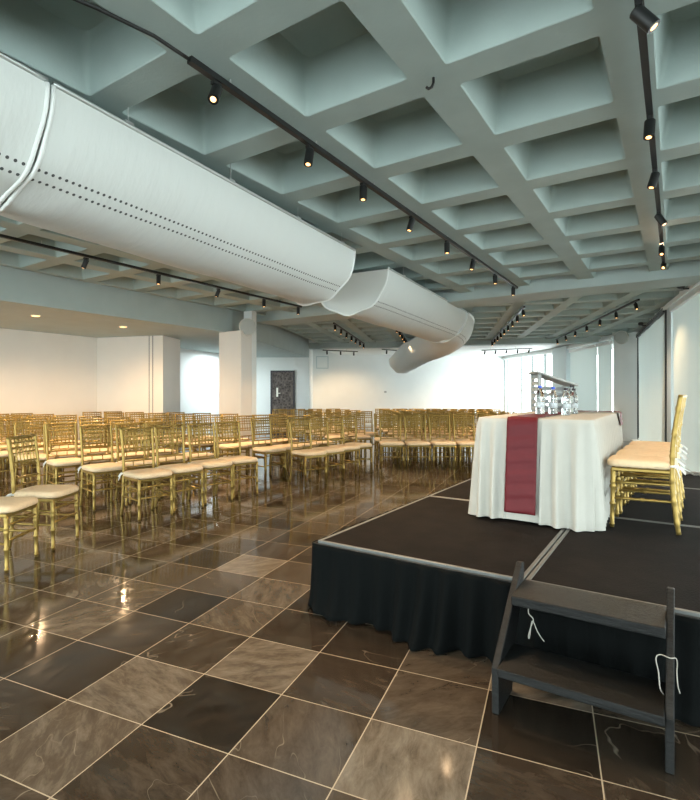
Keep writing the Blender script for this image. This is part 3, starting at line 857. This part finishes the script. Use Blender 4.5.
# ------------------------------------------------------------------ stage
SZ = .40
XS = [-1.77, -.588, .61]; YS = [2.56, 4.25, 5.97, 7.10]
PLACE = {(0,0): 'at the near left corner with the skirt', (1,0): 'behind the black steps', (0,1): 'under the table with burgundy runner', (1,1): 'under the gold chairs of the table',
         (0,2): 'at the far left corner behind the table', (1,2): 'farthest back beside the window blinds'}
for i in range(2):
    for j in range(3):
        x0, x1, y0, y1 = XS[i]+.004, XS[i+1]-.004, YS[j]+.004, YS[j+1]-.004
        t = thing('stage_platform', 'black stage platform %s' % PLACE[(i, j)], 'stage', ((x0+x1)/2, (y0+y1)/2, 0), 'black stage platforms')
        MB().box(x0+.022, x1-.022, y0+.022, y1-.022, SZ-.05, SZ).build('deck', M['stage_top'], t)
        mb = MB(); mb.box(x0, x1, y0, y0+.021, SZ-.062, SZ+.002).box(x0, x1, y1-.021, y1, SZ-.062, SZ+.002).box(x0, x0+.021, y0+.021, y1-.021, SZ-.062, SZ+.002).box(x1-.021, x1, y0+.021, y1-.021, SZ-.062, SZ+.002)
        mb.build('edge_frame', M['alu'], t, bevel=.003)
        for px, py in ((x0+.06, y0+.08), (x1-.06, y0+.08), (x0+.06, y1-.08), (x1-.06, y1-.08)):
            MB().tube([(px, py, 0), (px, py, SZ-.05)], .02, 8).build('leg', M['alu'], t)
# black band on the front edge
# pleated skirt round front and left side
def skirt_rows():
    path = []
    L1 = YS[3]-YS[0]; L2 = XS[2]-XS[0]
    step = .0075
    n1, n2 = int(L1/.03), int(L2/step)
    for k in range(n1): path.append((XS[0]-.012, YS[3]-L1*k/n1, -1, 0, k*.03))
    for k in range(9):
        a = PI/2*k/8
        path.append((XS[0]-.012*math.cos(a), YS[0]-.012*math.sin(a), -math.cos(a), -math.sin(a), L1+k*.003))
    for k in range(1, n2+1): path.append((XS[0]+L2*k/n2, YS[0]-.012, 0, -1, L1+.03+k*step))
    rows = []
    NZ = 16
    for i in range(NZ+1):
        f = i/NZ
        row = []
        for x, y, nx, ny, s in path:
            zb = .006 + .012*(1+math.sin(s*4.3+1.0))*.5
            z = (SZ-.012)*(1-f) + zb*f
            w = .014 + .050*f**.8
            ph = s*2*PI/.125 + 1.5*math.sin(s*2.9) + .8*math.sin(s*7.1) + f*.5*math.sin(s*5)
            o = .014 + w*(.5+.5*math.sin(ph))*(.75+.35*math.sin(s*3.7+.4)) + .07*f*f*(.5+.5*math.sin(s*2*PI/.52+.9)) 
            o += .02*max(0, f-.85)/.15*(.5+.5*math.sin(s*11))
            row.append((x+nx*o, y+ny*o, z))
        rows.append(row)
    return rows
t = thing('stage_skirt', 'black pleated cloth skirt around the front of the stage', 'stage skirt', (XS[0], YS[0], 0))
mb = MB(); mb.grid(skirt_rows()); mb.build('skirt_cloth', M['skirt'], t, smooth=True, solid=.003)
mb = MB(); mb.box(XS[0]-.02, XS[2], YS[0]-.018, YS[0]-.002, SZ-.052, SZ-.012); mb.box(XS[0]-.02, XS[0]-.004, YS[0]-.002, YS[3], SZ-.052, SZ-.012)
mb.build('hook_tape', M['black_edge'], t)

# ------------------------------------------------------------------ steps in front of the stage
t = thing('stage_steps', 'black wooden two-tread steps against the stage front', 'steps', (-.3, 2.3, 0))
def side(x0, x1, name='side_board'):
    pr = [(2.105, 0), (2.315, 0), (2.345, .14), (2.525, .44), (2.525, .50), (2.487, .505), (2.10, .185)]
    vs = [(x0, y, z) for y, z in pr] + [(x1, y, z) for y, z in pr]
    n = len(pr)
    mb = MB(); mb.add(vs, [tuple(range(n))[::-1], tuple(range(n, 2*n))] + [(i, (i+1) % n, n+(i+1) % n, n+i) for i in range(n)])
    return mb.build(name, M['step_wood'], t, bevel=.004)
side(-.606, -.578); side(-.030, -.004)
MB().box(-.578, -.030, 2.285, 2.53, .378, .418).build('tread', M['step_wood'], t, bevel=.005)
MB().box(-.578, -.030, 2.075, 2.335, .165, .200).build('tread', M['step_wood'], t, bevel=.005)
def smooth_path(P, n=6):
    P = [Vector(p) for p in P]; Q = [P[0]*2-P[1]] + P + [P[-1]*2-P[-2]]; out = []
    for i in range(1, len(Q)-2):
        a, b, c, d = Q[i-1:i+3]
        for k in range(n):
            t = k/n; out.append(.5*((2*b) + (c-a)*t + (2*a-5*b+4*c-d)*t*t + (3*b-3*c+d-a)*t**3))
    return out + [P[-1]]
def cord(label, pts):
    pts = smooth_path(pts)
    tag(MB().tube(pts, .0019, 5).build('cord', M['cord'], smooth=True), label, 'cord')
cord('frayed white cord hanging under the top tread near its left end', [(-.515, 2.33, .378), (-.515, 2.325, .345), (-.495, 2.32, .325), (-.505, 2.315, .29), (-.512, 2.31, .255), (-.508, 2.31, .25), (-.498, 2.315, .32), (-.478, 2.312, .285), (-.462, 2.31, .262), (-.448, 2.305, .25)])
cord('white cord looped around the right side board of the steps', [(-.034, 2.20, .215), (-.046, 2.17, .25), (-.050, 2.175, .30), (-.058, 2.18, .345), (-.045, 2.185, .36), (-.017, 2.17, .362), (-.0, 2.19, .357), (.004, 2.20, .335), (.003, 2.21, .30), (.006, 2.2, .26), (.012, 2.2, .235)])

# ------------------------------------------------------------------ table with cloth and runners
TX0, TX1, TY0, TY1, TT = -1.18, -.435, 3.745, 5.62, 1.112
def cloth():
    def per(n):
        out = []
        r = .03
        segs = [((TX0+r, TY0), (TX1-r, TY0), (0, -1)), ((TX1, TY0+r), (TX1, TY1-r), (1, 0)), ((TX1-r, TY1), (TX0+r, TY1), (0, 1)), ((TX0, TY1-r), (TX0, TY0+r), (-1, 0))]
        s = 0
        for k, (a, b, nn) in enumerate(segs):
            L = math.hypot(b[0]-a[0], b[1]-a[1]); m = int(L/.007)
            for i in range(m+1):
                f = i/m; out.append((a[0]+(b[0]-a[0])*f, a[1]+(b[1]-a[1])*f, nn[0], nn[1], s+L*f))
            s += L
            n2 = segs[(k+1) % 4][2]; c = {0: (TX1-r, TY0+r), 1: (TX1-r, TY1-r), 2: (TX0+r, TY1-r), 3: (TX0+r, TY0+r)}[k]
            for i in range(1, 6):
                a2 = PI/2*i/6; nx, ny = nn[0]*math.cos(a2)+n2[0]*math.sin(a2), nn[1]*math.cos(a2)+n2[1]*math.sin(a2)
                out.append((c[0]+r*nx, c[1]+r*ny, nx, ny, s+.01*i))
            s += .06
        return out
    P = per(0)
    rows = []
    NZ = 22
    for i in range(NZ+1):
        f = i/NZ
        row = []
        for x, y, nx, ny, s in P:
            front = ny < -.9
            ff = f
            amp = .004 + .052*ff**.7
            if i == 0: amp = 0
            ph = s*2*PI/.105 + 1.9*math.sin(s*2.1+.5) + 1.1*math.sin(s*5.3) + .35*math.sin(f*3+s)
            press = 1
            if front: press = 1 - .93*math.exp(-((x+.865)/.125)**4)
            o = (.010*ff if abs(nx) > .5 else .045*ff) + amp*(.5+.5*math.sin(ph))**1.6*press + .018*ff*ff*math.sin(s*4.1)*press
            if front and press < .5: o = min(o, .045*ff+.004)
            if i < 2: o = o*.6
            z = TT - .004 - (TT - SZ - .010)*f + .012*f*math.sin(s*3.3+1)
            z = max(z, SZ+.006)
            row.append((x+nx*o, y+ny*o, z))
        rows.append(row)
    top = [[(x - nx*.004 if j else x-nx*.03, y - ny*.004 if j else y-ny*.03, TT-.001 if j else TT) for x, y, nx, ny, s in P] for j in (0, 1)]
    mb = MB(); mb.grid(top+rows, closed=True, flip=True)
    n = len(P); mb.f.append(tuple(range(n)))
    return mb
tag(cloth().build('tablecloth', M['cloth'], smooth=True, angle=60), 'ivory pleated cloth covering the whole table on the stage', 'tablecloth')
# runner lengthwise, hanging over the near end
def strip(name, pts, half, axis, label):
    rows = []
    for i, (p, n) in enumerate(pts):
        row = []
        for k in range(13):
            f = -1+2*k/12
            w = .0022*math.sin(i*.9+.5*math.sin(k*.6)) + .0012*math.sin(i*2.1-k*.3)
            row.append((p[0]+axis[0]*half*f+n[0]*w, p[1]+axis[1]*half*f+n[1]*w, p[2]+n[2]*abs(w)))
        rows.append(row)
    tag(MB().grid(rows).build(name, M['burgundy'], smooth=True, solid=.002), label, 'table runner', 'burgundy table runners')
pts = []
for i in range(40):
    f = i/39; pts.append(((-.865, TY0-.028-.072*(1-f), .475+(TT-.02-.475)*f), (0, -1, 0)))
pts += [((-.865, TY0-.022, TT-.004), (0, -.7, .7)), ((-.865, TY0-.006, TT+.006), (0, 0, 1))]
for i in range(1, 30): pts.append(((-.865, TY0-.006+(5.22-TY0+.006)*i/29, TT+.006), (0, 0, 1)))
strip('table_runner', pts, .100, (1, 0, 0), 'burgundy satin runner hanging over the near end of the table')
pts = []
YC = 5.42
for i in range(16):
    f = i/15; pts.append(((TX1+.026+.006*(1-f), YC, 1.0+(TT-.02-1.0)*f), (1, 0, 0)))
pts += [((TX1+.025, YC, TT-.002), (.7, 0, .7)), ((TX1+.004, YC, TT+.0095), (0, 0, 1))]
for i in range(1, 20): pts.append(((TX1+.004-(TX1-TX0+.008)*i/19, YC, TT+.0095), (0, 0, 1)))
strip('table_runner', pts, .10, (0, 1, 0), 'burgundy runner laid across the far part of the table by the chairs')

# water bottles
def bottle(x, y, h, cap, label):
    z = TT+.0095 if abs(x+.865) < .13 else TT+.001
    t = thing('water_bottle', label, 'bottle', (x, y, z), 'water bottles on the stage table')
    r = .033
    prof = [(0, .026), (.02, r*.97), (.05, r), (.16, r*.93), (.2, r), (.42, r), (.46, r*.92), (.5, r), (.66, r*.98), (.76, r*.8), (.86, .015), (.90, .0135), (.935, .0135)]
    MB().lathe(prof, (x, y, z), (x, y, z+h), 20).build('body', M['bottle'], t, smooth=True)
    MB().lathe([(0, .0155), (.9, .0155), (1, .013)], (x, y, z+h*.91), (x, y, z+h), 14).build('cap', M[cap], t, smooth=True, angle=40)
    MB().tube([(x, y, z+h*.24), (x, y, z+h*.42)], r*1.015, 20, caps=False).build('label', M['label'], t, smooth=True)
bottle(-.880, 4.36, .225, 'blue_cap', 'clear water bottle with bright blue cap, leftmost of the four')
bottle(-.800, 4.44, .215, 'blue_cap', 'clear water bottle with blue cap, second from left before the grey slatted stand')
bottle(-.715, 4.50, .215, 'dark', 'clear water bottle with dark cap, third from left on the table')
bottle(-.710, 4.84, .215, 'dark', 'clear water bottle standing behind the others, rightmost and partly hidden')

# grey slatted tabletop stand behind the bottles
lx, ly = -1.02, 4.98
t = thing('tabletop_lectern', 'grey slatted tabletop lectern with sloping top behind the bottles', 'lectern', (lx, ly, TT))
LM = Matrix.Translation((lx, ly, TT+.011)) @ Matrix.Rotation(HEAD-.10, 4, 'Z')
wd, dp = .31, .22
for sx in (0, 1):
    x0 = 0 if sx == 0 else wd-.03
    hb = .345 if sx == 0 else .235
    for yy in (0, dp-.02):
        MB().box(x0, x0+.03, yy, yy+.02, 0, hb-.0, LM).build('post', M['dark'] if (sx == 1 and yy == 0) else M['grey_wood'], t)
    n = 6 if sx == 0 else 4
    for i in range(n):
        MB().box(x0+.004 if sx == 0 else x0-.002, x0+.016, -.004, dp+.004, .012+i*.057, .046+i*.057, LM).build('side_slat', M['grey_wood'], t)
for i in range(4):
    MB().box(.03, wd-.03, dp-.016, dp-.002, .012+i*.06, .048+i*.06, LM).build('back_slat', M['grey_wood'], t)
MB().box(.03, wd-.03, .0, dp-.02, .0, .012, LM).build('bottom_board', M['grey_wood'], t)
a = math.atan2(.11, wd)
TM = LM @ Matrix.Translation((-.02, 0, .352)) @ Matrix.Rotation(a, 4, 'Y')
MB().box(0, .375, -.03, dp+.03, 0, .016, TM).build('sloping_top', M['grey_wood'], t, bevel=.004)

# slack pale cable left on the back corner of the stage
rnd = random.Random(3); P = []
for i in range(34):
    a = i*1.15
    P.append((.03 + .30*i/33 + .05*math.cos(a), 6.98 - .12*i/33 + .04*math.sin(a), SZ+.014+.03*(.5+.5*math.sin(a*1.7))))
tag(MB().tube(smooth_path(P, 4), .007, 5).build('cable', M['cord'], smooth=True), 'loose loops of pale cable on the stage edge below the right hand blind', 'cable')
for s_, lb in ((2.66, 'small grey bracket above the dark rail of the framed blind'), (-2.0, 'small dark bracket on the cornice at the right edge of the photo')):
    p = fpt(s_); inn = Vector((W(-.9, .42)[0], W(-.9, .42)[1], 0)).normalized(); b = Vector((p[0], p[1], 2.90)) + inn*.09
    MBx = MB().tube([b, b+inn*.07, b+inn*.12+Vector((0, 0, .045))], .014, 8)
    MBx.lathe([(0, .03), (.2, .042), (1, .042)], b+inn*.12+Vector((-.02, -.06, .04)), b+inn*.12+Vector((.02, .06, .05)), 12)
    tag(MBx.build('cornice_bracket', M['frame'], smooth=True, angle=40), lb, 'bracket')

# chairs at the table, facing the audience
for i in range(4):
    put(-.182+.012*i, 4.10+.455*i, -1, 0, 'gold chair on the stage, %s from the camera behind the draped table' % ORD[i] if i else 'gold chair on the stage, nearest the camera, white ribbon at its back', 'gold chairs at the stage table', z=SZ+.004, scale=.96, jit=False)

# ------------------------------------------------------------------ world, camera, view
w = bpy.data.worlds.new('world'); SC.world = w; w.use_nodes = True
bg = w.node_tree.nodes['Background']; bg.inputs['Color'].default_value = (.88, 1.0, .99, 1); bg.inputs['Strength'].default_value = 4.5
cam = bpy.data.cameras.new('camera'); co = bpy.data.objects.new('camera', cam); COL.objects.link(co)
co.location = (0, 0, 1.27); co.rotation_euler = (PI/2, 0, HEAD)
cam.sensor_fit = 'VERTICAL'; cam.sensor_height = 32; cam.lens = 519.7/800*32
cam.shift_x = (350-317.4)/800; cam.shift_y = -(400-395.3)/800
cam.clip_start = .05; cam.clip_end = 200
SC.camera = co
SC.view_settings.view_transform = 'Standard'; SC.view_settings.look = 'None'; SC.view_settings.gamma = 1; SC.view_settings.use_curve_mapping = False
SC.view_settings.exposure = .28
cy = SC.cycles
cy.max_bounces = 8; cy.diffuse_bounces = 5; cy.glossy_bounces = 4; cy.transmission_bounces = 6; cy.transparent_max_bounces = 12
cy.sample_clamp_indirect = 6; cy.use_denoising = True; cy.caustics_reflective = False; cy.caustics_refractive = False
